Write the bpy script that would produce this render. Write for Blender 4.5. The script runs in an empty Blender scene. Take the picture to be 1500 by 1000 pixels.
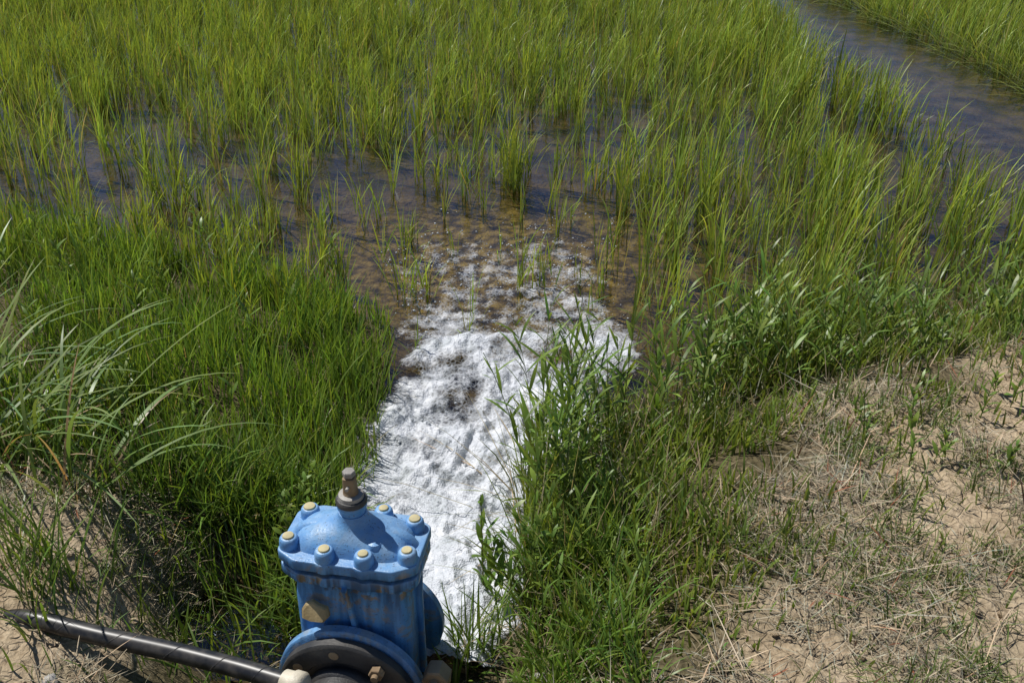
import bpy, bmesh, math, numpy as np
from mathutils import Vector, Matrix
rng = np.random.default_rng(7)
sc = bpy.context.scene
sc.view_settings.view_transform = 'Standard'
sc.view_settings.look = 'None'
sc.view_settings.exposure = 0

# ---------------------------------------------------------------- helpers
def hsh(i, j, s):
    v = np.sin(i*127.1 + j*311.7 + s*74.7)*43758.5453
    return v - np.floor(v)
def vnoise(x, y, s=0):
    xi = np.floor(x); yi = np.floor(y); fx = x-xi; fy = y-yi
    fx = fx*fx*(3-2*fx); fy = fy*fy*(3-2*fy)
    a = hsh(xi, yi, s); b = hsh(xi+1, yi, s); c = hsh(xi, yi+1, s); d = hsh(xi+1, yi+1, s)
    return (a*(1-fx)+b*fx)*(1-fy) + (c*(1-fx)+d*fx)*fy
def fbm(x, y, s=0, o=4):
    r = 0; a = .5; n = 0
    for k in range(o):
        c, s_ = math.cos(.6*k), math.sin(.6*k)
        r = r + a*vnoise((x*c-y*s_)*2**k, (x*s_+y*c)*2**k, s+k*3.3); n += a; a *= .5
    return r/n
def ss(a, b, x):
    t = np.clip((x-a)/(b-a), 0, 1)
    return t*t*(3-2*t)

EDGE = np.array([(-40, 9.5), (-8, 6.1), (-2.9, 4.85), (-1.55, 4.2), (-.9, 3.85), (-.52, 3.6), (-.45, 3.0), (-.48, 2.5),
                 (-.5, 2.0), (-.45, 1.86), (-.2, 1.8), (.04, 2.0), (.1, 2.4), (.28, 2.62), (.55, 2.95), (1.1, 3.3),
                 (2.2, 3.7), (4, 4.1), (8, 4.8), (40, 9.)])
POLY = np.vstack([EDGE, [(40, -60), (-40, -60)]])
def sdist(x, y):
    d = np.full(x.shape, 1e9)
    for a, b in zip(EDGE[:-1], EDGE[1:]):
        ab = b-a; t = np.clip(((x-a[0])*ab[0]+(y-a[1])*ab[1])/(ab@ab), 0, 1)
        d = np.minimum(d, np.hypot(x-a[0]-t*ab[0], y-a[1]-t*ab[1]))
    ins = np.zeros(x.shape, bool)
    n = len(POLY)
    for i in range(n):
        x1, y1 = POLY[i]; x2, y2 = POLY[(i+1) % n]
        if y1 == y2: continue
        c = ((y1 > y) != (y2 > y)) & (x < (x2-x1)*(y-y1)/(y2-y1)+x1)
        ins ^= c
    return np.where(ins, d, -d)
VX, VY, VZ, VPHI = -.370, 1.585, .168, math.radians(10)
VS = .96
def height(x, y, sd=None):
    if sd is None: sd = sdist(x, y)
    Hl = .13+.17*ss(2.7, 1.9, y)
    H = np.where(x < -.2, Hl, .30)
    W = np.where(x < -.2, .8, .65)
    land = H*ss(0, 1, (sd+.02)/W) + .03*(fbm(x*5, y*5, 1)-.5)*ss(0, .2, sd) + .012*(fbm(x*22, y*22, 4)-.5)
    pit = np.exp(-(((x+.37)/.36)**2+((y-1.62)/.30)**2)**1.5)
    land = land*(1-.9*pit)
    pit2 = np.exp(-(((x+.80)/.27)**2+((y-1.93)/.22)**2))
    land = land - .20*pit2*ss(0, .1, sd)
    wat = -.09*ss(0, .3, -sd) + .03*(fbm(x*4, y*4, 2)-.5) - .01
    far = ss(17, 24, y)*.35
    return np.where(sd > 0, land, wat) + far
def dryness(x, y, sd=None):
    if sd is None: sd = sdist(x, y)
    n = fbm(x*3, y*3, 9)-.5
    r = ss(.42, .76, sd+.55*n)*(x > -.15)
    l = ss(-.80, -1.0, x+.3*n)*ss(2.50, 2.2, y+.4*n)
    b = ss(1.45, 1.3, y)
    return np.maximum(np.maximum(r, l), b)
def bare(x, y):   # 1 = open dusty soil, 0 = covered by litter
    n = fbm(x*3.4, y*3.4, 91, 5)
    b = ss(.55, .43, n)
    for (cx, cy, rx, ry) in [(.44, 1.74, .26, .12), (1.80, 2.66, .30, .24), (1.15, 1.66, .20, .10), (1.35, 2.2, .16, .05), (-1.25, 1.98, .12, .08)]:
        b = np.maximum(b, np.exp(-(((x-cx)/rx)**2+((y-cy)/ry)**2)**1.5)*ss(.25, .5, fbm(x*11, y*11, 93, 3)))
    return b

# ---------------------------------------------------------------- materials
def newmat(name):
    m = bpy.data.materials.new(name); m.use_nodes = True
    nt = m.node_tree; nt.nodes.clear()
    out = nt.nodes.new('ShaderNodeOutputMaterial')
    return m, nt, out
def N(nt, t, **kw):
    n = nt.nodes.new(t)
    for k, v in kw.items():
        if k.startswith('i_'):
            n.inputs[k[2:].replace('_', ' ')].default_value = v
        else: setattr(n, k, v)
    return n
def ramp(nt, fac, pts):
    r = nt.nodes.new('ShaderNodeValToRGB'); e = r.color_ramp.elements
    while len(e) < len(pts): e.new(.5)
    for i, (p, c) in enumerate(pts):
        e[i].position = p; e[i].color = (*c, 1) if len(c) == 3 else c
    nt.links.new(fac, r.inputs[0]); return r
def mixc(nt, a, b, f, mode='MIX'):
    m = nt.nodes.new('ShaderNodeMix'); m.data_type = 'RGBA'; m.blend_type = mode
    for s, v in ((m.inputs[0], f), (m.inputs[6], a), (m.inputs[7], b)):
        if hasattr(v, 'is_linked'): nt.links.new(v, s)
        elif isinstance(v, (int, float)): s.default_value = v
        else: s.default_value = (*v, 1)
    return m.outputs[2]
def math_(nt, op, a, b=0.0, clamp=False):
    m = nt.nodes.new('ShaderNodeMath'); m.operation = op; m.use_clamp = clamp
    for s, v in ((m.inputs[0], a), (m.inputs[1], b)):
        if hasattr(v, 'is_linked'): nt.links.new(v, s)
        else: s.default_value = v
    return m.outputs[0]
def leafmat(name, rough=.45, trans=.35, spec=.35):
    m, nt, out = newmat(name)
    at = N(nt, 'ShaderNodeAttribute', attribute_name='Col')
    p = N(nt, 'ShaderNodeBsdfPrincipled', i_Roughness=rough)
    p.inputs['Specular IOR Level'].default_value = spec
    nt.links.new(at.outputs['Color'], p.inputs['Base Color'])
    if trans > 0:
        tr = N(nt, 'ShaderNodeBsdfTranslucent')
        tc = mixc(nt, at.outputs['Color'], (1.3, 1.2, .6), 1.0, 'MULTIPLY')
        nt.links.new(tc, tr.inputs['Color'])
        mx = N(nt, 'ShaderNodeMixShader'); mx.inputs[0].default_value = trans
        nt.links.new(p.outputs[0], mx.inputs[1]); nt.links.new(tr.outputs[0], mx.inputs[2])
        nt.links.new(mx.outputs[0], out.inputs[0])
    else: nt.links.new(p.outputs[0], out.inputs[0])
    return m
M_leaf = leafmat('leaf', .40, .36, .4); M_straw = leafmat('straw', .8, 0, .15)

# ---------------------------------------------------------------- mesh builder
def rawmesh(name, V, F, mat, col=None, smooth=True, attrs=None):
    me = bpy.data.meshes.new(name)
    V = np.asarray(V, np.float32); F = np.asarray(F, np.int32); k = F.shape[1]
    me.vertices.add(len(V)); me.vertices.foreach_set('co', V.ravel())
    me.loops.add(F.size); me.loops.foreach_set('vertex_index', F.ravel())
    me.polygons.add(len(F)); me.polygons.foreach_set('loop_start', np.arange(0, F.size, k, dtype=np.int32))
    me.polygons.foreach_set('loop_total', np.full(len(F), k, np.int32))
    me.polygons.foreach_set('use_smooth', np.full(len(F), smooth))
    me.update(calc_edges=True)
    if col is not None:
        a = me.color_attributes.new('Col', 'FLOAT_COLOR', 'POINT')
        c = np.ones((len(V), 4), np.float32); c[:, :3] = col
        a.data.foreach_set('color', c.ravel())
    for kx, v in (attrs or {}).items():
        a = me.attributes.new(kx, 'FLOAT', 'POINT'); a.data.foreach_set('value', np.asarray(v, np.float32).ravel())
    me.materials.append(mat)
    ob = bpy.data.objects.new(name, me); sc.collection.objects.link(ob)
    return ob
class Veg:
    def __init__(s): s.V = []; s.F = []; s.C = []; s.n = 0
    def add(s, P, L, W, az, tilt, bend, cA, cB, segs=5, prof='grass', roll=.7, twist=.8):
        n = len(P)
        if n == 0: return
        t = np.linspace(0, 1, segs+1)
        ang = tilt[:, None] + bend[:, None]*t[None]**1.4
        st = (L/segs)[:, None]
        dx = np.concatenate([np.zeros((n, 1)), np.cumsum(np.sin(ang[:, :-1])*st, 1)], 1)
        dz = np.concatenate([np.zeros((n, 1)), np.cumsum(np.cos(ang[:, :-1])*st, 1)], 1)
        if prof == 'grass': pr = np.sqrt(np.clip(1-t**2.2, 0, 1))*(.55+.45*np.minimum(1, t*4)); pr[-1] = .03
        elif prof == 'leaf': pr = np.sin(np.pi*np.clip(t*.93+.07, 0, 1))**.8; pr[-1] = .03
        elif prof == 'stem': pr = 1-.55*t
        C = P[:, None, :] + np.stack([np.cos(az)[:, None]*dx, np.sin(az)[:, None]*dx, dz], 2)
        a2 = az[:, None] + (rng.uniform(-1, 1, n)*roll)[:, None] + (rng.uniform(-1, 1, n)*twist)[:, None]*t[None]
        sd = np.stack([-np.sin(a2), np.cos(a2), np.zeros_like(a2)], 2)
        w = (W[:, None]*pr[None]/2)[:, :, None]
        V = np.stack([C-sd*w, C+sd*w], 2).reshape(-1, 3)
        tt = t[None, :, None]
        col = cA[:, None, :]*(1-tt)+cB[:, None, :]*tt
        col = np.repeat(col[:, :, None, :], 2, 2).reshape(-1, 3)
        k = (segs+1)*2
        b = (np.arange(n)*k)[:, None]; j = (np.arange(segs)*2)[None]
        q = b+j
        F = np.stack([q, q+1, q+3, q+2], 2).reshape(-1, 4)+s.n
        s.V.append(V); s.F.append(F); s.C.append(col); s.n += len(V)
    def build(s, name, mat):
        return rawmesh(name, np.vstack(s.V), np.vstack(s.F), mat, np.vstack(s.C))
def cols(n, base, var=.18, huevar=.12):
    b = np.array(base)[None]*(1+rng.normal(0, var, n))[:, None]
    b = b*(1+rng.normal(0, huevar, (n, 1))*np.array([[1., 0, -.5]]))
    return np.clip(b, .004, .9)
def U(a, b, n): return rng.uniform(a, b, n)

# ---------------------------------------------------------------- terrain
def axis(lo, hi, step, far):
    c = np.arange(lo, hi+1e-6, step); o = [hi]; s = step
    while o[-1] < far: s *= 1.35; o.append(o[-1]+s)
    i = [lo]; s = step
    while i[-1] > -far: s *= 1.35; i.append(i[-1]-s)
    return np.concatenate([i[1:][::-1], c, o[1:]])
ax = axis(-3, 3, .018, 400); ay = axis(.8, 5.2, .018, 400)
X, Y = np.meshgrid(ax, ay); x = X.ravel(); y = Y.ravel()
sd = sdist(x, y); z = height(x, y, sd); dr = dryness(x, y, sd)
lum = fbm(x*26, y*26, 33, 3)
z = z + dr*ss(0, .3, sd)*(.03*(np.abs(lum-.5)*2)**.7-.012)*(y < 5)
nx, ny = len(ax), len(ay)
I = (np.arange(ny-1)[:, None]*nx+np.arange(nx-1)[None]).ravel()
F = np.stack([I, I+1, I+nx+1, I+nx], 1)
m, nt, out = newmat('ground_soil')
p = N(nt, 'ShaderNodeBsdfPrincipled', i_Roughness=.95); p.inputs['Specular IOR Level'].default_value = .15
geo = N(nt, 'ShaderNodeNewGeometry')
n1 = N(nt, 'ShaderNodeTexNoise', i_Scale=6., i_Detail=8.); n2 = N(nt, 'ShaderNodeTexNoise', i_Scale=70., i_Detail=6.)
n3 = N(nt, 'ShaderNodeTexNoise', i_Scale=18., i_Detail=7.)
vo = N(nt, 'ShaderNodeTexVoronoi', feature='DISTANCE_TO_EDGE', i_Scale=24.)
for q in (n1, n2, n3, vo): nt.links.new(geo.outputs['Position'], q.inputs['Vector'])
soil = ramp(nt, n1.outputs[0], [(.3, (.35, .27, .175)), (.55, (.47, .37, .25)), (.75, (.55, .45, .32))])
soil2 = mixc(nt, soil.outputs[0], ramp(nt, n2.outputs[0], [(.3, (.5, .46, .42)), (.6, (1, 1, 1))]).outputs[0], .8, 'MULTIPLY')
mud = ramp(nt, n1.outputs[0], [(.36, (.07, .055, .022)), (.5, (.13, .10, .042)), (.64, (.20, .155, .07))])
aw = N(nt, 'ShaderNodeAttribute', attribute_name='wet'); ad = N(nt, 'ShaderNodeAttribute', attribute_name='dry'); af = N(nt, 'ShaderNodeAttribute', attribute_name='farg')
ab = N(nt, 'ShaderNodeAttribute', attribute_name='bare'); ap = N(nt, 'ShaderNodeAttribute', attribute_name='pool')
mudp = ramp(nt, n3.outputs[0], [(.38, (.07, .056, .017)), (.50, (.22, .165, .055)), (.62, (.42, .33, .12))])
mudc = mixc(nt, mud.outputs[0], mudp.outputs[0], ap.outputs['Fac'])
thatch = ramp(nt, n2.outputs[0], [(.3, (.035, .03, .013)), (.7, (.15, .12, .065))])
thd = ramp(nt, n2.outputs[0], [(.3, (.15, .12, .08)), (.7, (.42, .34, .225))])
c = mixc(nt, thd.outputs[0], soil2, ab.outputs['Fac'])
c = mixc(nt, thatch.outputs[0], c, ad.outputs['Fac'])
c = mixc(nt, c, mudc, aw.outputs['Fac'])
grn = ramp(nt, n1.outputs[0], [(.3, (.05, .09, .015)), (.7, (.10, .17, .03))])
c = mixc(nt, c, grn.outputs[0], af.outputs['Fac'])
nt.links.new(c, p.inputs['Base Color'])
hb = math_(nt, 'ADD', n2.outputs[0], math_(nt, 'MULTIPLY', math_(nt, 'MINIMUM', vo.outputs['Distance'], .05), 6.))
bp = N(nt, 'ShaderNodeBump', i_Strength=.8, i_Distance=.014); nt.links.new(hb, bp.inputs['Height']); nt.links.new(bp.outputs[0], p.inputs['Normal'])
nt.links.new(p.outputs[0], out.inputs[0]); M_soil = m
poolm = np.exp(-(((x+.05)/1.0)**2+((y-4.35)/.85)**2)**1.5)
rawmesh('ground', np.stack([x, y, z], 1), F, m, attrs={'wet': ss(.05, -.03, sd), 'dry': dr, 'farg': ss(16, 20, y), 'bare': bare(x, y), 'pool': poolm})

# ---------------------------------------------------------------- water
m, nt, out = newmat('paddy_water')
geo = N(nt, 'ShaderNodeNewGeometry')
w1 = N(nt, 'ShaderNodeTexNoise', i_Scale=6., i_Detail=4.); w2 = N(nt, 'ShaderNodeTexNoise', i_Scale=35., i_Detail=3.)
for q in (w1, w2): nt.links.new(geo.outputs['Position'], q.inputs['Vector'])
hsum = math_(nt, 'ADD', w1.outputs[0], math_(nt, 'MULTIPLY', w2.outputs[0], .25))
bp = N(nt, 'ShaderNodeBump', i_Strength=.4, i_Distance=.018); nt.links.new(hsum, bp.inputs['Height'])
gl = N(nt, 'ShaderNodeBsdfGlossy', i_Roughness=.03); nt.links.new(bp.outputs[0], gl.inputs['Normal'])
gl.inputs['Color'].default_value = (.66, .76, 1, 1)
tr = N(nt, 'ShaderNodeBsdfTransparent'); tr.inputs['Color'].default_value = (.77, .73, .60, 1)
fr = N(nt, 'ShaderNodeFresnel', i_IOR=1.70); nt.links.new(bp.outputs[0], fr.inputs['Normal'])
mx = N(nt, 'ShaderNodeMixShader'); nt.links.new(fr.outputs[0], mx.inputs[0]); nt.links.new(tr.outputs[0], mx.inputs[1]); nt.links.new(gl.outputs[0], mx.inputs[2])
nt.links.new(mx.outputs[0], out.inputs[0])
rawmesh('paddy_water', [(-40, 1.75, 0), (40, 1.75, 0), (40, 24, 0), (-40, 24, 0)], [(0, 1, 2, 3)], m)

# ---------------------------------------------------------------- foam
gx = np.arange(-.62, .72, .005); gy = np.arange(1.76, 4.75, .005)
X, Y = np.meshgrid(gx, gy); x = X.ravel(); y = Y.ravel()
yl = [1.7, 2.0, 2.4, 2.6, 3.0, 3.4, 3.8, 4.2, 4.6]
xl = np.interp(y, yl, [-.42, -.46, -.46, -.46, -.43, -.40, -.44, -.48, -.46])
xr = np.interp(y, yl, [-.12, .05, .10, .16, .36, .46, .40, .36, .30])
wob = .24*(fbm(x*6, y*6, 5)-.5)
dx_ = np.minimum(x-xl, xr-x)+wob
side = ss(-.09, .09, dx_)
along = np.interp(y, [1.7, 3.0, 3.4, 3.6, 3.9, 4.3, 4.65], [1.5, 1.24, .98, .76, .58, .36, .0])
nn = fbm(x*6, y*4.5, 12, 4)
n9 = fbm(x*15, y*10, 14, 4)
big = fbm(x*2.6+3, y*2.2, 17, 2)
mask = along*side - 1.15*np.clip(.53-nn, 0, 1)*ss(2.0, 2.8, y) - 1.1*np.clip(.48-n9, 0, 1)*ss(2.0, 2.8, y) - .30*ss(.55, .3, big)*ss(2.6, 3.4, y)
warp = .06*(fbm(x*12, y*12, 15, 3)-.5)
for (cx, cy, rx, ry, a) in [(-.17, 3.05, .13, .13, .34), (-.32, 2.72, .07, .11, .45), (-.28, 3.27, .13, .06, .38), (.02, 2.9, .10, .06, .28), (-.35, 2.45, .06, .1, .4), (.1, 3.2, .1, .05, .3)]:
    mask -= a*np.exp(-(((x-cx+warp)/rx)**2+((y-cy+warp*1.5)/ry)**2))
mask += .40*np.exp(-(((y-(3.42-.5*(x-.05)**2)+warp)/.055)**2)) * ss(.5, .35, np.abs(x-.05))
mask = np.where(side < .02, np.minimum(mask, 0), mask)
turb = ss(3.7, 2.2, y)
u = x+.05*np.sin(y*6)+.04*fbm(x*4, y*4, 22, 2)
def billow(a): return np.abs(a-.5)*2
lump = fbm(x*7, y*5.5, 21, 2); l2 = billow(fbm(x*15, y*11, 23, 3)); rid = billow(fbm(u*24, y*7, 25, 3)); cel = fbm(x*40, y*40, 27, 2)
z = .012 + .10*(lump-.3)*side*(.3+.7*turb) - .05*(l2-.2)*side*(.5+.5*turb) + .035*(rid-.2)*turb*side + .012*(cel-.5)*side
z += .07*ss(2.25, 1.8, y)*np.exp(-((x+.30)/.2)**2)
z += .035*np.exp(-(((y-(3.42-.5*(x)**2)+.10*(lump-.5)+warp)/.07)**2))*side*ss(.5, .3, np.abs(x-.05))
z = np.where(mask > .12, np.maximum(z, .006+.004*cel), .005)
nx, ny = len(gx), len(gy)
I = (np.arange(ny-1)[:, None]*nx+np.arange(nx-1)[None]).ravel()
F = np.stack([I, I+1, I+nx+1, I+nx], 1)
F = F[mask[F].max(1) > .03]
m, nt, out = newmat('water_foam')
geo = N(nt, 'ShaderNodeNewGeometry'); at = N(nt, 'ShaderNodeAttribute', attribute_name='foam')
v1 = N(nt, 'ShaderNodeTexVoronoi', feature='DISTANCE_TO_EDGE', i_Scale=60.); v2 = N(nt, 'ShaderNodeTexVoronoi', i_Scale=170.)
n1 = N(nt, 'ShaderNodeTexNoise', i_Scale=15., i_Detail=7., i_Roughness=.55)
n4 = N(nt, 'ShaderNodeTexNoise', i_Scale=60., i_Detail=4.)
for q in (v1, v2, n1, n4): nt.links.new(geo.outputs['Position'], q.inputs['Vector'])
nz = math_(nt, 'MULTIPLY', math_(nt, 'SUBTRACT', n1.outputs[0], .5), 1.7)
cell = math_(nt, 'MULTIPLY', math_(nt, 'SUBTRACT', .18, v1.outputs['Distance']), .9)
f = math_(nt, 'ADD', math_(nt, 'ADD', at.outputs['Fac'], nz), cell)
f = math_(nt, 'MULTIPLY', math_(nt, 'SUBTRACT', f, .38), 1.15, True)
f = math_(nt, 'MULTIPLY', f, .96)
p = N(nt, 'ShaderNodeBsdfPrincipled', i_Roughness=.55)
p.inputs['Specular IOR Level'].default_value = .3
fc = ramp(nt, n1.outputs[0], [(.36, (.50, .53, .56)), (.50, (.60, .62, .66)), (.66, (.71, .72, .75))]).outputs[0]
nt.links.new(fc, p.inputs['Base Color'])
bh = math_(nt, 'ADD', math_(nt, 'MULTIPLY', v2.outputs['Distance'], -.45), math_(nt, 'MULTIPLY', n1.outputs[0], 1.4))
bh = math_(nt, 'ADD', bh, math_(nt, 'MULTIPLY', n4.outputs[0], .6))
bp = N(nt, 'ShaderNodeBump', i_Strength=.7, i_Distance=.010); nt.links.new(bh, bp.inputs['Height']); nt.links.new(bp.outputs[0], p.inputs['Normal'])
tr = N(nt, 'ShaderNodeBsdfTransparent')
mx = N(nt, 'ShaderNodeMixShader'); nt.links.new(f, mx.inputs[0]); nt.links.new(tr.outputs[0], mx.inputs[1]); nt.links.new(p.outputs[0], mx.inputs[2])
nt.links.new(mx.outputs[0], out.inputs[0])
rawmesh('water_foam', np.stack([x, y, z], 1), F, m, attrs={'foam': mask})
# bubbles
bm = bmesh.new(); bmesh.ops.create_icosphere(bm, subdivisions=2, radius=1)
bv = np.array([v.co[:] for v in bm.verts]); bf = np.array([[v.index for v in f.verts] for f in bm.faces]); bm.free()
n = 12000
px = U(-.7, .65, n); py = U(2.6, 4.9, n)
e = np.minimum(px-np.interp(py, yl, [-.42, -.46, -.45, -.45, -.42, -.42, -.48, -.58, -.62]), np.interp(py, yl, [-.12, .05, .10, .16, .36, .42, .44, .50, .52])-px)
dens = ss(-.08, .10, e)*np.interp(py, [2.6, 3.4, 3.7, 4.2, 4.85], [.05, .25, .6, .5, .0])*ss(.42, .62, fbm(px*9, py*9, 41, 3))
k = rng.random(n) < dens; px = px[k]; py = py[k]; n = len(px)
r = .0016+.0044*rng.random(n)**3
pz = .005+r*.2+.010*ss(3.8, 3.4, py)
V = (bv[None]*r[:, None, None]*np.array([1, 1, .7])+np.stack([px, py, pz], 1)[:, None]).reshape(-1, 3)
F = (bf[None]+(np.arange(n)*len(bv))[:, None, None]).reshape(-1, 3)
m, nt, out = newmat('bubble')
p = N(nt, 'ShaderNodeBsdfPrincipled', i_Roughness=.2); p.inputs['Base Color'].default_value = (.40, .42, .44, 1)
nt.links.new(p.outputs[0], out.inputs[0])
rawmesh('foam_bubbles', V, F, m)

# ---------------------------------------------------------------- scattering
def scatter(n, xr, yr, dens):
    x = U(*xr, n); y = U(*yr, n); sd = sdist(x, y)
    k = rng.random(n) < dens(x, y, sd)
    return x[k], y[k], sd[k]
def clear(x, y):
    lx = x-VX; ly = y-VY
    a = ((np.abs(lx+.02) < .24) & (ly > -.35) & (ly < .30))
    b = (x > -1.2) & (x < -.4) & (y > 1.44) & (y < 1.64)
    return ~(a) & ~(b & (rng.random(x.shape) < .45))
def frus(x, y, m=.4): return np.abs(x) < .56*y+m
# rice
def rice_d(x, y, sd):
    n = fbm(x*1.3, y*1.3, 51, 3); n2 = fbm(x*3.5, y*3.5, 55, 2)
    d = np.interp(y, [3.3, 4.2, 5, 6.2, 7.5], [.50, .50, .46, .60, .88])
    d = d*(.18+.82*ss(.39, .56, n*.5+n2*.5+.12*ss(6.0, 7.8, y)+.05*(x > 1.2)))
    pool = np.exp(-(((x+.25)/.76)**2+((y-4.36)/.60)**2)**1.6)
    d = d*(1-.96*pool)
    pl = np.exp(-(((x+2.1)/1.0)**2+((y-5.4)/.45)**2)**1.5); d *= 1-.65*pl
    pr = np.exp(-(((x-.9)/1.0)**2+((y-5.8)/.5)**2)**1.5); d *= 1-.55*pr
    le = np.interp(y, [3, 4.65, 8.4, 14], [2.76, 2.58, 2.42, 2.10])+.16*(n2-.5); re = np.interp(y, [3, 7, 10, 14], [4.3, 3.70, 3.26, 2.9])+.15*(n2-.5)
    d = np.where((x > le) & (x < re), 0, d)
    bank = ss(.9, -.1, sd)*(x < -.8)*.35
    d = np.where(sd > -.05, bank, d*ss(.12, -.05, sd))
    d = np.where((sd > .12) & (x > -.8), 0, d)
    foam = (x > -.5) & (x < .48) & (y < 3.8)
    d = np.where(foam, .0, d)
    return d*frus(x, y, .6)
x, y, sd = scatter(25000, (-8.5, 8.5), (2.8, 15), rice_d)
print('tufts', len(x))
rice = Veg()
RB, RT = (.17, .24, .028), (.36, .45, .075)
def rice_tufts(veg, x, y, hs, nb, base=RB, tip=RT, sp=.015):
    n = len(x)
    z0 = height(x, y)
    hsz = hs*(1+rng.normal(0, .14, n))
    lean = U(-.5, .7, n); tuftc = 1+rng.normal(0, .17, n)
    for k in range(nb):
        j = rng.random(n) < U(.7, 1, n)
        m_ = j.sum(); xx = x[j]; yy = y[j]
        up = (k % 3 == 0)
        zo = U(0, .04, m_) if up else U(.04, .5, m_)*hsz[j]*.9
        P = np.stack([xx+rng.normal(0, sp, m_), yy+rng.normal(0, sp, m_), z0[j]+zo], 1)
        L = hsz[j]*(U(.75, 1.05, m_) if up else U(.4, .8, m_))
        W = U(.004, .0085, m_)
        az = np.where(rng.random(m_) < .25, lean[j], U(0, 2*np.pi, m_))
        tl = U(.0, .14, m_) if up else U(.05, .5, m_)
        bd = U(.0, .35, m_) if up else U(.0, .9, m_)*(1+.6*(rng.random(m_) < .2))
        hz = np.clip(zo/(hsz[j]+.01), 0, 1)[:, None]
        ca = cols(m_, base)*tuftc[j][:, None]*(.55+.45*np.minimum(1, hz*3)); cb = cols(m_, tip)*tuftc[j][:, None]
        dead = rng.random(m_) < .05
        ca[dead] = cols(dead.sum(), (.30, .24, .10)); cb[dead] = cols(dead.sum(), (.45, .37, .17))
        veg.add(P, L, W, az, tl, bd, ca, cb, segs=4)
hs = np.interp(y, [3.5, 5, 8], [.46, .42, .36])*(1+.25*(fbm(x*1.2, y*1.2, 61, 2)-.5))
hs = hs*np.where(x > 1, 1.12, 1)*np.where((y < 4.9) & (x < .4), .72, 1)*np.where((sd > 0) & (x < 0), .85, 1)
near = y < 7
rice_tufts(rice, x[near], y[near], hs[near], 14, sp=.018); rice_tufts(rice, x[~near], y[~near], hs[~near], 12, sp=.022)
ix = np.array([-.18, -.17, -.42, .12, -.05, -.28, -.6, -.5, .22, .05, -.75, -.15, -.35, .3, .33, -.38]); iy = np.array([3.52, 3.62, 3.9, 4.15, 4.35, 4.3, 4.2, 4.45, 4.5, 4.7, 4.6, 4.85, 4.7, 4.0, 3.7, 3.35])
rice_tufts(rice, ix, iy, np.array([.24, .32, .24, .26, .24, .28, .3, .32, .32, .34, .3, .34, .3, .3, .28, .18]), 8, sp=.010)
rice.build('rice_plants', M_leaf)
fl = Veg()
n = 600; yy = U(5, 11, n); xx = np.interp(yy, [3, 7, 10, 14], [4.3, 3.70, 3.26, 2.9])+U(-.05, .3, n)
P = np.stack([xx, yy, height(xx, yy)+.06], 1)
fl.add(P, U(.3, .6, n), U(.006, .010, n), U(2.4, 4.2, n), U(.7, 1.3, n), U(.2, .7, n), cols(n, (.13, .20, .04)), cols(n, (.32, .34, .10)))
fl.build('leaning_rice', M_leaf)

# left bank grass
GB, GT = (.085, .15, .018), (.215, .325, .048)
g = Veg()
x, y, sd = scatter(98000, (-4.2, -.2), (1.9, 6.0), lambda x, y, sd: ss(-.04, .04, sd)*frus(x, y, .3)*ss(2.0, 2.35, y+.35*(x+.9))*(.12+.88*ss(.36, .5, fbm(x*5, y*5, 71)))*(1-.85*dryness(x, y, sd))*np.interp(y, [2, 3.5, 6], [.9, .85, .5])*clear(x, y))
n = len(x); print('left grass', n)
cl = fbm(x*4, y*4, 73, 3); br = .6+.9*cl
hh = .17*(.55+1.0*fbm(x*3.5, y*3.5, 75, 3))*np.interp(sd, [0, .12, .3], [.9, 1.15, 1])
P = np.stack([x, y, height(x, y, sd)-.005], 1)
g.add(P, hh*U(.5, 1.3, n), U(.0035, .0065, n), U(0, 6.3, n), U(0, .38, n), U(.0, .9, n), cols(n, GB)*br[:, None], cols(n, GT, .24)*br[:, None], segs=3)
k = rng.random(n) < .09; m_ = k.sum()
g.add(P[k], U(.06, .22, m_), U(.002, .004, m_), U(0, 6.3, m_), U(.2, 1.3, m_), U(0, .6, m_), cols(m_, (.33, .27, .14)), cols(m_, (.44, .37, .22)), segs=3)
k = (rng.random(n) < .04) & (sd > .08); m_ = k.sum()
g.add(P[k], U(.2, .34, m_), U(.004, .007, m_), U(0, 6.3, m_), U(0, .35, m_), U(.2, 1.2, m_), cols(m_, GB), cols(m_, (.24, .34, .065)))
g.build('bank_grass', M_leaf)

# hollow + valve surround
g = Veg()
def d_hol(x, y, sd):
    return ss(-.02, .04, sd)*(x > -1.25)*(x < .3)*(y < 2.45)*(1-.7*dryness(x, y, sd))*(.08+.92*ss(.42, .56, fbm(x*6, y*6, 77)))*clear(x, y)*np.where((x > -.65) & (x < -.02) & (y < 1.75), .12, 1)
x, y, sd = scatter(18000, (-1.5, .45), (1.35, 2.5), d_hol)
n = len(x)
P = np.stack([x, y, height(x, y, sd)-.005], 1)
sc_ = np.interp(y, [1.4, 1.6, 1.8], [.35, .55, 1.])
g.add(P, U(.10, .30, n)*sc_, U(.004, .008, n), U(0, 6.3, n), U(0, .6, n), U(.1, 1.3, n), cols(n, (.07, .12, .018)), cols(n, (.18, .28, .045)))
k = rng.random(n) < .38; m_ = k.sum()
g.add(P[k], U(.06, .25, m_)*sc_[k], U(.002, .004, m_), U(0, 6.3, m_), U(.4, 1.5, m_), U(0, .6, m_), cols(m_, (.33, .27, .17)), cols(m_, (.46, .39, .26)), segs=3)
g.build('ditch_grass', M_leaf)

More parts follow.
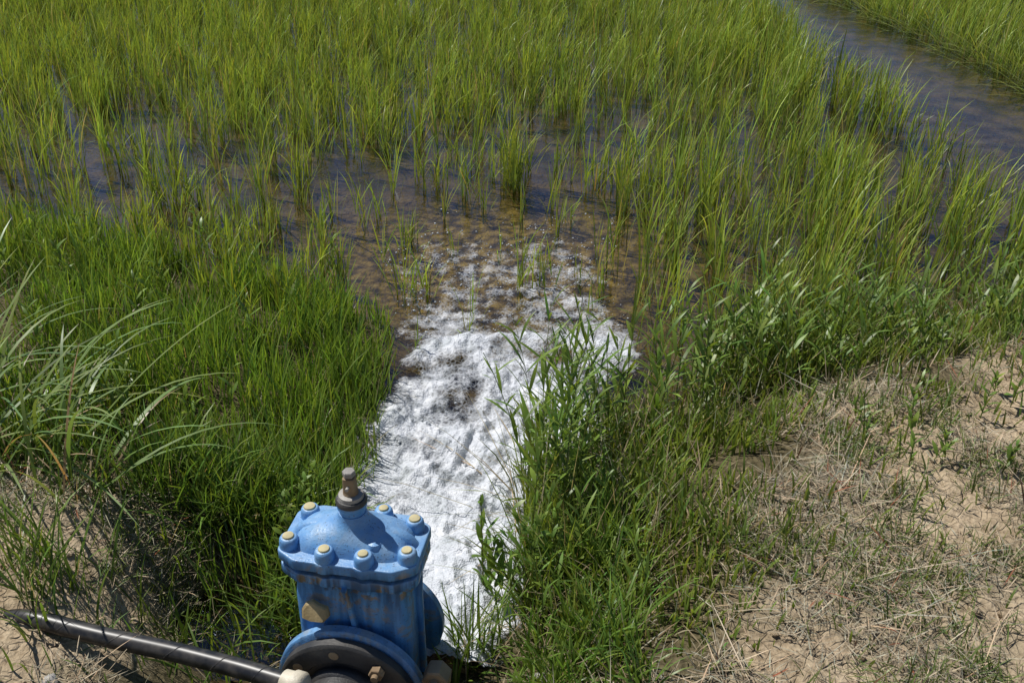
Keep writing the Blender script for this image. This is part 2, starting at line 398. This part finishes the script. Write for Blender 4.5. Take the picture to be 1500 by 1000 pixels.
# right slope grass
g = Veg()
def d_sl(x, y, sd):
    return ss(-.18, .0, sd)*(x > .02)*(.10+.90*ss(.40, .54, fbm(x*4, y*4, 79)))*(1-.82*dryness(x, y, sd))*frus(x, y, .3)*clear(x, y)
x, y, sd = scatter(40000, (0, 3.4), (1.5, 4.6), d_sl)
n = len(x); print('slope', n)
P = np.stack([x, y, height(x, y, sd)-.005], 1)
hh = np.interp(sd, [-.1, .1, .35, .6], [.32, .24, .13, .07])*(.6+.8*fbm(x*3, y*3, 81))*np.interp(y, [1.5, 2.0], [.5, 1])
br = (.6+.9*fbm(x*3.5, y*3.5, 83))[:, None]
g.add(P, hh*U(.5, 1.35, n), U(.0035, .0085, n), U(0, 6.3, n), U(0, .5, n), U(.0, 1.1, n), cols(n, (.09, .135, .022))*br, cols(n, (.24, .32, .06))*br, segs=4)
k = rng.random(n) < .48; m_ = k.sum()
g.add(P[k], hh[k]*U(.5, 1.7, m_), U(.002, .0045, m_), U(0, 6.3, m_), U(.1, 1.5, m_), U(0, .7, m_), cols(m_, (.32, .26, .16)), cols(m_, (.48, .41, .28)), segs=3)
g.build('slope_grass', M_leaf)

# dry bank litter
s = Veg()
x, y, sd = scatter(100000, (-2.2, 2.7), (1.25, 3.6), lambda x, y, sd: ss(.02, .3, dryness(x, y, sd))*(.05+.95*(1-bare(x, y)))*frus(x, y, .2)*clear(x, y))
n = len(x); print('straw', n)
P = np.stack([x, y, height(x, y, sd)+U(.004, .022, n)], 1)
dk = U(.45, 1.2, n)[:, None]
s.add(P, U(.015, .12, n)*rng.random(n)**.5, U(.0012, .0034, n), U(0, 6.3, n), U(1.15, 1.62, n), U(-.3, .35, n), cols(n, (.35, .29, .20), .2)*dk, cols(n, (.48, .41, .30), .2)*dk, segs=2)
k = rng.random(n) < .09; m_ = k.sum()
s.add(P[k], U(.03, .14, m_), U(.0015, .003, m_), U(0, 6.3, m_), U(.2, 1.3, m_), U(-.2, .8, m_), cols(m_, (.36, .29, .19), .25), cols(m_, (.50, .42, .30), .25), segs=3)
k = rng.random(n) < .02; m_ = k.sum()
s.add(P[k], U(.03, .10, m_), U(.002, .005, m_), U(0, 6.3, m_), U(.2, 1.5, m_), U(-.2, .8, m_), cols(m_, (.20, .07, .04), .25), cols(m_, (.25, .11, .06), .25), segs=3)
k = rng.random(n) < .003; m_ = k.sum()
s.add(P[k], U(.12, .3, m_), U(.002, .0045, m_), U(0, 6.3, m_), U(1.3, 1.6, m_), U(-.15, .15, m_), cols(m_, (.42, .35, .25), .2), cols(m_, (.56, .48, .36), .2), segs=3)
s.build('straw_litter', M_straw)
g = Veg()
x, y, sd = scatter(6200, (-2.2, 2.9), (1.35, 3.6), lambda x, y, sd: ss(.05, .4, dryness(x, y, sd))*(.07+.93*ss(.42, .58, fbm(x*2.6, y*2.6, 95, 4)))*(1-.75*bare(x, y))*frus(x, y, .3)*clear(x, y))
for k in range(16):
    n = len(x); sp = .024
    P = np.stack([x+rng.normal(0, sp, n), y+rng.normal(0, sp, n), np.zeros(n)], 1); P[:, 2] = height(P[:, 0], P[:, 1])
    tz = hsh(x*50, y*50, 3)
    g.add(P, U(.02, .075, n)*(.5+1.3*tz), U(.0022, .0045, n), U(0, 6.3, n), U(.1, 1.2, n), U(.1, .9, n), cols(n, (.09, .125, .03)), cols(n, (.20, .26, .075)), segs=3)
g.build('grass_tufts', M_leaf)

# ---------------------------------------------------------------- leafy weeds
def weeds(veg, x, y, H, leafL=.11, leafW=.011, nl=14, stemc=(.15, .19, .06), c1=(.09, .15, .024), c2=(.21, .305, .05), leana=None, tl=(0, .18)):
    n = len(x); z0 = height(x, y)
    az = U(0, 6.28, n) if leana is None else leana+U(-.6, .6, n)
    tl = U(tl[0], tl[1], n); bd = U(0, .35, n)
    P = np.stack([x, y, z0], 1)
    segs = 8
    c = cols(n, stemc)
    veg.add(P, H, np.full(n, .0045), az, tl, bd, c, c, segs=segs, prof='stem', roll=0, twist=0)
    veg.add(P, H, np.full(n, .0045), az, tl, bd, c, c, segs=segs, prof='stem', roll=1.57, twist=0)
    for k in range(nl):
        f = .12+.86*(k+.5)/nl + U(-.03, .03, n)
        tt = np.linspace(0, 1, segs+1)
        ang = tl[:, None]+bd[:, None]*tt[None]**1.4
        dx = np.concatenate([np.zeros((n, 1)), np.cumsum(np.sin(ang[:, :-1])*(H/segs)[:, None], 1)], 1)
        dz = np.concatenate([np.zeros((n, 1)), np.cumsum(np.cos(ang[:, :-1])*(H/segs)[:, None], 1)], 1)
        fi = np.clip(f, 0, .999)*segs; i0 = fi.astype(int); fr_ = fi-i0; r_ = np.arange(n)
        ddx = dx[r_, i0]*(1-fr_)+dx[r_, i0+1]*fr_; ddz = dz[r_, i0]*(1-fr_)+dz[r_, i0+1]*fr_
        Q = P+np.stack([np.cos(az)*ddx, np.sin(az)*ddx, ddz], 1)
        la = az+k*2.4+U(-.5, .5, n)
        sz = np.interp(f, [0, .5, 1], [.8, 1.1, .55])
        br = U(.8, 1.2, n)[:, None]
        veg.add(Q, leafL*sz*U(.7, 1.3, n), leafW*sz*U(.7, 1.2, n), la, U(.35, .95, n), U(.1, 1.0, n), cols(n, c1)*br, cols(n, c2)*br, segs=4, prof='leaf', roll=.4, twist=.4)
w = Veg()
n = 52
t = U(0, 1, n)
wx = np.interp(t, [0, .3, .6, 1], [.08, .20, .50, .95])+rng.normal(0, .08, n); wy = np.interp(t, [0, .3, .6, 1], [2.2, 2.55, 2.85, 3.1])+rng.normal(0, .12, n)
wx = np.maximum(wx, .06)
weeds(w, wx, wy, U(.32, .62, n), nl=15, leafW=.013)
wx = np.array([.07, .10, .13, .06, .11, .2, .16, .09]); wy = np.array([2.36, 2.42, 2.5, 2.55, 2.3, 2.6, 2.7, 2.62])
weeds(w, wx, wy, np.array([.76, .68, .7, .6, .5, .6, .62, .70]), nl=20, leafL=.14, leafW=.012)
n = 80; wx = U(.9, 2.4, n); wy = 3.0+.32*(wx-.9)+rng.normal(0, .2, n)
weeds(w, wx, wy, U(.2, .48, n), nl=12)
n = 18; weeds(w, U(.0, .35, n), U(1.75, 2.2, n), U(.14, .3, n), nl=9, leafL=.07, leafW=.010)
w.build('leafy_weeds', M_leaf)
w = Veg()
n = 10; weeds(w, U(-.10, .10, n), U(1.95, 2.15, n), U(.22, .42, n), nl=14, leafL=.055, leafW=.018, c1=(.10, .18, .03), c2=(.19, .30, .055))
n = 9; weeds(w, U(-.66, -.5, n), U(2.0, 2.4, n), U(.2, .36, n), nl=12, leafL=.05, leafW=.018)
n = 36; weeds(w, U(-2.5, -.8, n), U(2.4, 4.2, n), U(.2, .34, n), nl=12, leafL=.06, leafW=.014)
n = 44; weeds(w, U(1.0, 2.2, n), U(2.2, 3.1, n), U(.06, .18, n), nl=9, leafL=.045, leafW=.013, tl=(0, .7))
w.build('broadleaf_plants', M_leaf)

# arching grass on the left
w = Veg()
for (cx, cy, n, a0) in [(-1.42, 2.42, 22, .2), (-1.62, 2.62, 20, .2), (-1.55, 2.25, 20, .0), (-1.9, 2.9, 20, 0), (-1.75, 2.35, 18, 0), (-1.2, 2.2, 10, 0)]:
    P = np.stack([cx+rng.normal(0, .06, n), cy+rng.normal(0, .06, n), np.zeros(n)], 1); P[:, 2] = height(P[:, 0], P[:, 1])
    w.add(P, U(.3, .72, n), U(.008, .015, n), a0+rng.normal(0, 1.2, n), U(.2, 1.1, n), U(.5, 1.5, n), cols(n, (.11, .18, .04)), cols(n, (.24, .32, .10)), segs=10, roll=.25, twist=.5)
    m_ = 10; P = P[:m_]
    w.add(P, U(.2, .5, m_), U(.004, .008, m_), U(0, 6.3, m_), U(.4, 1.3, m_), U(.3, 1.3, m_), cols(m_, (.30, .20, .11)), cols(m_, (.40, .30, .17)), segs=8)
w.build('arching_grass', M_leaf)

# ---------------------------------------------------------------- gate valve
def paint(name, c0, c1, rust=True, rough=.42):
    m, nt, out = newmat(name)
    p = N(nt, 'ShaderNodeBsdfPrincipled', i_Roughness=rough)
    tc = N(nt, 'ShaderNodeTexCoord')
    a = N(nt, 'ShaderNodeTexNoise', i_Scale=14., i_Detail=7.); b = N(nt, 'ShaderNodeTexNoise', i_Scale=48., i_Detail=8.)
    c = N(nt, 'ShaderNodeTexNoise', i_Scale=180., i_Detail=4.)
    for q in (a, b, c): nt.links.new(tc.outputs['Object'], q.inputs['Vector'])
    col = ramp(nt, a.outputs[0], [(.35, c0), (.65, c1)]).outputs[0]
    if rust:
        gx_ = N(nt, 'ShaderNodeNewGeometry'); sx = N(nt, 'ShaderNodeSeparateXYZ'); nt.links.new(gx_.outputs['Normal'], sx.inputs[0])
        f = ramp(nt, b.outputs[0], [(.49, (0, 0, 0)), (.55, (1, 1, 1))]).outputs[0]
        f2 = ramp(nt, a.outputs[0], [(.46, (0, 0, 0)), (.54, (1, 1, 1))]).outputs[0]
        pz_ = N(nt, 'ShaderNodeSeparateXYZ'); nt.links.new(tc.outputs['Object'], pz_.inputs[0])
        low = ramp(nt, pz_.outputs[2], [(.22, (.5, .5, .5)), (.28, (1, 1, 1)), (.325, (1, 1, 1)), (.36, (.12, .12, .12))]).outputs[0]
        ff = math_(nt, 'MULTIPLY', math_(nt, 'MULTIPLY', math_(nt, 'MULTIPLY', f, f2), .95), low)
        col = mixc(nt, col, (.36, .24, .10), ff)
        mp = N(nt, 'ShaderNodeMapping'); mp.inputs['Scale'].default_value = (60, 60, 5); nt.links.new(tc.outputs['Object'], mp.inputs['Vector'])
        stn = N(nt, 'ShaderNodeTexNoise', i_Scale=1., i_Detail=5.); nt.links.new(mp.outputs[0], stn.inputs['Vector'])
        gr = ramp(nt, stn.outputs[0], [(.42, (.26, .27, .28)), (.60, (.95, .95, .95))]).outputs[0]
        col = mixc(nt, col, gr, math_(nt, 'MULTIPLY', low, .95), 'MULTIPLY')
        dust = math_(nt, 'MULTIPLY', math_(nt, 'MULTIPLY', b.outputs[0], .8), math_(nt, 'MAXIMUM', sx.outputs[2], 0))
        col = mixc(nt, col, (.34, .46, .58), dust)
        grime = math_(nt, 'MULTIPLY', ramp(nt, a.outputs[0], [(.52, (0, 0, 0)), (.66, (1, 1, 1))]).outputs[0], .30)
        col = mixc(nt, col, (.20, .21, .20), grime)
        chip = ramp(nt, c.outputs[0], [(.63, (0, 0, 0)), (.67, (1, 1, 1))]).outputs[0]
        col = mixc(nt, col, (.07, .09, .13), math_(nt, 'MULTIPLY', chip, .7))
    nt.links.new(col, p.inputs['Base Color'])
    r = math_(nt, 'ADD', math_(nt, 'MULTIPLY', b.outputs[0], .4), rough-.2); nt.links.new(r, p.inputs['Roughness'])
    bp = N(nt, 'ShaderNodeBump', i_Strength=.4, i_Distance=.0025); nt.links.new(c.outputs[0], bp.inputs['Height']); nt.links.new(bp.outputs[0], p.inputs['Normal'])
    nt.links.new(p.outputs[0], out.inputs[0]); return m
M_blue = paint('blue_paint', (.07, .24, .54), (.13, .36, .68), rough=.40)
M_black = paint('black_plastic', (.020, .020, .022), (.07, .065, .06), False, .5)
M_rust = paint('rusty_steel', (.18, .115, .06), (.40, .29, .17), False, .75)
M_cap = paint('bolt_cap', (.40, .35, .20), (.60, .51, .28), False, .7)
M_brass = paint('brass_tag', (.22, .155, .065), (.48, .37, .19), False, .6)
M_steel = paint('worn_steel', (.22, .20, .18), (.42, .40, .36), False, .5)
M_cream = paint('cream_plastic', (.45, .39, .28), (.62, .56, .44), False, .5)

valve = bpy.data.objects.new('gate_valve', None); sc.collection.objects.link(valve)
valve.location = (VX, VY, VZ); valve.rotation_euler = (0, 0, -VPHI); valve.scale = (VS, VS, VS)
def part(name, V, F, mat, parent=valve, smooth=True, ang=40):
    me = bpy.data.meshes.new(name); me.from_pydata([tuple(v) for v in V], [], [list(map(int, f)) for f in F]); me.update()
    bmx = bmesh.new(); bmx.from_mesh(me); bmesh.ops.recalc_face_normals(bmx, faces=bmx.faces); bmx.to_mesh(me); bmx.free()
    me.materials.append(mat)
    ob = bpy.data.objects.new(name, me); sc.collection.objects.link(ob)
    for pp in me.polygons: pp.use_smooth = smooth
    if smooth:
        me.update(); me.set_sharp_from_angle(angle=math.radians(ang))
    if parent: ob.parent = parent
    return ob
def loft(secs):
    k = len(secs[0]); V = np.vstack(secs); F = []
    for i in range(len(secs)-1):
        for j in range(k):
            F.append([i*k+j, i*k+(j+1) % k, (i+1)*k+(j+1) % k, (i+1)*k+j])
    F.append(list(range(k))[::-1]); F.append([(len(secs)-1)*k+j for j in range(k)])
    return V, F
def sring(cx, cy, z, a, b, e=2., k=48):
    th = np.linspace(0, 2*np.pi, k, endpoint=False)
    c = np.cos(th); s_ = np.sin(th)
    return np.stack([cx+a*np.sign(c)*np.abs(c)**(2/e), cy+b*np.sign(s_)*np.abs(s_)**(2/e), np.full(k, z)], 1)
def lathe_z(cx, cy, prof, k=32): return loft([sring(cx, cy, z, r, r, 2, k) for r, z in prof])
def lathe_y(cx, cz, prof, k=48):
    S = []
    th = np.linspace(0, 2*np.pi, k, endpoint=False)
    for r, yy in prof: S.append(np.stack([cx+r*np.cos(th), np.full(k, yy), cz+r*np.sin(th)], 1))
    return loft(S)
BY = .125
BOL = [(-.140, -.052), (-.128, .056), (.140, -.052), (.128, .056), (-.046, -.080), (.046, -.080), (-.046, .080), (.046, .080)]
def outline(a, b, e, rb, k=240):
    th = np.linspace(0, 2*np.pi, k, endpoint=False); c = np.cos(th); s_ = np.sin(th)
    r = 1/np.maximum.reduce([np.abs(c)/a, np.abs(s_)/b, (np.abs(c)/a+np.abs(s_)/b)/e])
    for (bx, by) in BOL:
        d = bx*c+by*s_; q = rb*rb-(bx*bx+by*by-d*d)
        r = np.where(q > 0, np.maximum(r, d+np.sqrt(np.maximum(q, 0))), r)
    for _ in range(2): r = (r+np.roll(r, 1)+np.roll(r, -1))/3
    return r*c, r*s_
def plate(z0, z1, a, b, e, rb):
    ox, oy = outline(a, b, e, rb)
    f = lambda z, s: np.stack([ox*s, oy*s+BY, np.full(len(ox), z)], 1)
    return loft([f(z0, .98), f(z0+.001, .993), f(z0+.003, 1), f(z1-.004, 1), f(z1-.0015, .993), f(z1-.0005, .985), f(z1, .965)])
part('body_flange', *plate(.292, .319, .162, .098, 1.70, .024), M_blue, ang=35)
part('bonnet_flange', *plate(.332, .360, .165, .100, 1.70, .026), M_blue, ang=35)
part('gasket', *plate(.312, .340, .144, .084, 1.60, .010), M_black)
S = [sring(0, BY, z_, a, b, e) for z_, a, b, e in [(-.15, .085, .06, 2.2), (-.12, .12, .078, 2.6), (-.04, .138, .084, 4.5), (.10, .141, .086, 5.5), (.22, .140, .084, 5.5), (.268, .136, .080, 5.), (.284, .140, .084, 5.), (.295, .146, .089, 5.)]]
part('body', *loft(S), M_blue)
part('body_rib', *loft([sring(xx, BY-.088, z_, .0065, d, 3, 16) for z_, d, xx in [(.05, .012, .022), (.13, .012, .018), (.20, .012, .010), (.25, .014, .004), (.28, .018, 0), (.294, .024, 0)]]), M_blue)
for sx_ in (-1, 1):
    part('side_rib', *loft([sring(sx_*.144, BY, z_, d, .008, 3, 16) for z_, d in [(-.05, .010), (.2, .010), (.294, .014)]]), M_blue)
tg = [(-.032, -.016), (-.012, -.021), (.020, -.020), (.033, -.006), (.026, .010), (.006, .014), (-.010, .021), (-.026, .014), (-.034, .002)]
part('tag', *loft([np.array([[-.070+u_*s_, BY-.094-yy+.5*(v_-.02), .222+v_*s_] for u_, v_ in tg]) for yy, s_ in ((.0, 1), (.008, 1), (.012, .85))]), M_brass, smooth=False)
S = [sring(0, BY, z_, a, b, e) for z_, a, b, e in [(.355, .138, .078, 4.2), (.364, .134, .074, 4.0), (.374, .129, .070, 3.7), (.384, .119, .065, 3.1), (.394, .101, .058, 2.6), (.403, .078, .050, 2.2), (.411, .056, .043, 2.), (.418, .043, .038, 2), (.427, .036, .035, 2), (.440, .032, .032, 2)]]
part('bonnet_dome', *loft(S), M_blue, ang=60)
part('dome_ridge', *loft([sring(0, BY, z_, a, b, 2.8, 32) for z_, a, b in [(.36, .152, .030), (.376, .142, .026), (.392, .120, .020), (.406, .06, .016)]]), M_blue, ang=60)
for bx_, by_ in ((.062, -.044), (-.03, .05)):
    part('dome_boss', *lathe_z(bx_, BY+by_, [(.020, .35), (.019, .386), (.016, .394), (.008, .397)], 24), M_blue)
part('neck', *lathe_z(0, BY, [(.030, .425), (.030, .450), (.034, .454), (.035, .462), (.033, .466)], 32), M_blue)
part('seal_ring', *lathe_z(0, BY, [(.030, .464), (.036, .4665), (.0365, .474), (.033, .479), (.026, .480)], 32), M_black)
part('gland_ring', *lathe_z(0, BY, [(.026, .478), (.029, .480), (.028, .489), (.020, .491)], 32), M_steel)
part('stem', *loft([sring(0, BY, z_, a, a, e, 24) for z_, a, e in [(.485, .018, 2), (.497, .0175, 2), (.500, .0145, 5), (.535, .0135, 5), (.537, .010, 2), (.541, .010, 2)]]), M_rust)
th = np.radians(np.arange(6)*60+12)
hexr = lambda cx, cy, z_, r: np.stack([cx+r*np.cos(th), cy+r*np.sin(th), np.full(6, z_)], 1)
part('stem_bolt_head', *loft([hexr(0, BY, .539, .0135), hexr(0, BY, .5405, .015), hexr(0, BY, .551, .015), hexr(0, BY, .553, .013)]), M_steel, smooth=False)
part('stem_pin', *lathe_y(0, .515, [(.004, BY-.024), (.004, BY+.024)], 12), M_steel)
for i, (bx, by) in enumerate(BOL):
    part('bolt_boss_%d' % i, *lathe_z(bx, BY+by, [(.0245, .355), (.0235, .362), (.0225, .374), (.0215, .381), (.0185, .386), (.0165, .387)], 28), M_blue)
    rz = rng.uniform(.012, .0155)
    part('bolt_cap_%d' % i, *lathe_z(bx+rng.uniform(-.001, .001), BY+by, [(rz, .383), (rz, .388), (rz-.0015, .391), (.007, .392)], 20), M_cap)
    part('bolt_nut_%d' % i, *loft([hexr(bx*.97, BY+by*.97, .274, .0165), hexr(bx*.97, BY+by*.97, .293, .0165)]), M_blue if i % 3 else M_rust, smooth=False)
part('bore', *lathe_y(0, 0, [(.118, .0), (.115, .03), (.115, .22), (.118, .25)]), M_blue)
part('inlet_flange', *lathe_y(0, 0, [(.176, -.002), (.181, .002), (.181, .022), (.176, .026), (.12, .032)], 72), M_blue)
part('outlet_flange', *lathe_y(0, 0, [(.12, .222), (.166, .226), (.171, .230), (.171, .250), (.166, .254)], 72), M_blue)
part('backing_ring', *lathe_y(0, 0, [(.164, -.003), (.169, -.008), (.169, -.028), (.163, -.033), (.118, -.034), (.112, -.026), (.098, -.026)], 72), M_black)
part('stub_end', *lathe_y(0, 0, [(.098, -.025), (.101, -.036), (.099, -.046), (.092, -.052), (.088, -.30), (.08, -.30)], 56), M_black)
def hexbolt(nm, ang, y0, y1, r, rad=.140):
    a = math.radians(90-ang); cx, cz = rad*math.cos(a), rad*math.sin(a)
    th6 = np.radians(np.arange(6)*60+ang*1.7)
    R = lambda yy, rr: np.stack([cx+rr*np.cos(th6), np.full(6, yy), cz+rr*np.sin(th6)], 1)
    part(nm, *loft([R(y0, r*.9), R(y0+.002, r), R(y1-.002, r), R(y1, r*.9)]), M_rust, smooth=False)
    return cx, cz
for i, a in enumerate([37, 82, 127, 172, 217, 262]):
    cx, cz = hexbolt('flange_nut_%d' % i, a, -.052, -.034, .018)
    part('flange_stud_%d' % i, *lathe_y(cx, cz, [(.009, -.064), (.009, .05)], 12), M_rust)
for i, a in enumerate([37, -10, 82, 127]): hexbolt('flange_bolt_head_%d' % i, a, .026, .048, .019, .143)
for i, a in enumerate([-8, -53]):
    an = math.radians(90-a); part('flange_slot_%d' % i, *lathe_y(.140*math.cos(an), .140*math.sin(an), [(.012, -.0335), (.012, -.0350), (.010, -.0355)], 20), M_rust)
part('clamp_lug', *loft([np.stack([.214+r_*np.cos(np.radians(np.arange(7)*51.4+20)), np.full(7, yy), .072+r_*1.3*np.sin(np.radians(np.arange(7)*51.4+20))], 1) for r_, yy in [(.028, -.02), (.032, -.017), (.033, .02), (.028, .025)]]), M_rust, smooth=False)
part('clamp_bolt', *lathe_y(.214, .080, [(.012, -.036), (.013, -.032), (.013, -.018)], 6), M_rust, smooth=False)

# ---------------------------------------------------------------- hose
m, nt, out = newmat('hose_rubber')
p = N(nt, 'ShaderNodeBsdfPrincipled', i_Roughness=.38)
tc = N(nt, 'ShaderNodeNewGeometry')
nn_ = N(nt, 'ShaderNodeTexNoise', i_Scale=30., i_Detail=6.); nt.links.new(tc.outputs['Position'], nn_.inputs['Vector'])
nt.links.new(ramp(nt, nn_.outputs[0], [(.4, (.012, .012, .014)), (.75, (.08, .07, .06))]).outputs[0], p.inputs['Base Color'])
nt.links.new(p.outputs[0], out.inputs[0])
hose = bpy.data.objects.new('irrigation_hose', None); sc.collection.objects.link(hose)
def tube(name, pts, r, mat, parent, k=20):
    pts = [Vector(q) for q in pts]; S = []
    rr = r if hasattr(r, '__len__') else [r]*len(pts)
    for i, q in enumerate(pts):
        d = (pts[min(i+1, len(pts)-1)]-pts[max(i-1, 0)]).normalized()
        u_ = d.cross(Vector((0, 0, 1))).normalized(); v_ = u_.cross(d)
        S.append(np.array([(q+u_*rr[i]*math.cos(t_)+v_*rr[i]*math.sin(t_))[:] for t_ in np.linspace(0, 2*math.pi, k, endpoint=False)]))
    return part(name, *loft(S), mat, parent=parent)
cp = np.array([(-1.22, 1.72, .25), (-1.12, 1.69, .278), (-.95, 1.645, .270), (-.75, 1.60, .262), (-.60, 1.555, .262), (-.48, 1.505, .272)])
tt = np.linspace(0, 5, 60); path = np.stack([np.interp(tt, range(6), cp[:, i]) for i in range(3)], 1)
for _ in range(4): path[1:-1] = (path[:-2]+2*path[1:-1]+path[2:])/4
tube('hose', path, .022, m, hose)
L_ = np.linspace(0, 1, 420); ip = np.stack([np.interp(L_, np.linspace(0, 1, 60), path[:, i]) for i in range(3)], 1)
d_ = (path[-1]-path[0]); d_ /= np.linalg.norm(d_); u_ = np.cross(d_, [0, 0, 1]); u_ /= np.linalg.norm(u_); v_ = np.cross(u_, d_)
phi = L_*2*np.pi*7
tube('hose_wrap', ip+(u_[None]*np.cos(phi)[:, None]+v_[None]*np.sin(phi)[:, None])*.0200, .0026, m, hose, 8)
dr_ = (path[-1]-path[-3]); dr_ /= np.linalg.norm(dr_)
capp = [path[-1]+dr_*q for q in (-.020, -.018, .004, .008, .026, .034, .038)]
tube('hose_end_cap', capp, [.023, .027, .028, .032, .032, .026, .014], M_cream, hose, 24)

# clods and stones
def stones(pts):
    Vs = []; Fs = []; o = 0
    for (px_, py_, r_) in pts:
        b = bv*(1+.4*(rng.random((len(bv), 1))-.5))*np.array([1, U(.6, 1, 1)[0], U(.45, .7, 1)[0]])*r_
        a = U(0, 6.3, 1)[0]; R = np.array([[math.cos(a), -math.sin(a), 0], [math.sin(a), math.cos(a), 0], [0, 0, 1]])
        Vs.append(b@R.T+np.array([px_, py_, float(height(np.array([px_]), np.array([py_]))[0])+r_*.2])); Fs.append(bf+o); o += len(bv)
    return np.vstack(Vs), np.vstack(Fs)
x, y, sd = scatter(3000, (-2, 2.6), (1.3, 3.3), lambda x, y, sd: ss(.3, .8, dryness(x, y, sd))*clear(x, y)*(.25+.75*bare(x, y)))
V, F = stones([(a, b, .003+.011*rng.random()**3) for a, b in zip(x, y)])
zz = np.zeros(len(V))
rawmesh('soil_clods', V, F, M_soil, smooth=False, attrs={'wet': zz, 'dry': zz+1, 'farg': zz, 'bare': zz+1, 'pool': zz})
V, F = stones([(.075, 1.62, .032), (.03, 1.56, .026), (-.08, 1.60, .026), (-1.0, 1.50, .018)])
rawmesh('stones', V, F, M_steel, smooth=False)

# ---------------------------------------------------------------- light
S = Vector((-.46, .28, .84)).normalized()
el = math.asin(S.z); rot = math.atan2(S.x, S.y)
sl = bpy.data.lights.new('sun', 'SUN'); sl.energy = 5.0; sl.angle = math.radians(.5); sl.color = (1, .97, .915)
so = bpy.data.objects.new('sun', sl); sc.collection.objects.link(so); so.rotation_euler = S.to_track_quat('Z', 'Y').to_euler(); so.location = (-5, 2, 8)
wd = bpy.data.worlds.new('World'); sc.world = wd; wd.use_nodes = True
nt = wd.node_tree; bg = nt.nodes['Background']; sk = nt.nodes.new('ShaderNodeTexSky'); sk.sky_type = 'NISHITA'; sk.sun_disc = False
sk.sun_elevation = el; sk.sun_rotation = rot; sk.altitude = 1500; sk.dust_density = .3; sk.ozone_density = 2.
nt.links.new(sk.outputs[0], bg.inputs[0]); bg.inputs[1].default_value = .076
# ---------------------------------------------------------------- camera
cd = bpy.data.cameras.new('camera'); cd.lens = 35; cd.sensor_width = 36; cd.clip_end = 2000; cd.clip_start = .05
co = bpy.data.objects.new('camera', cd); sc.collection.objects.link(co); co.location = (0, 0, 2.0); co.rotation_euler = (math.radians(60), 0, 0)
sc.camera = co
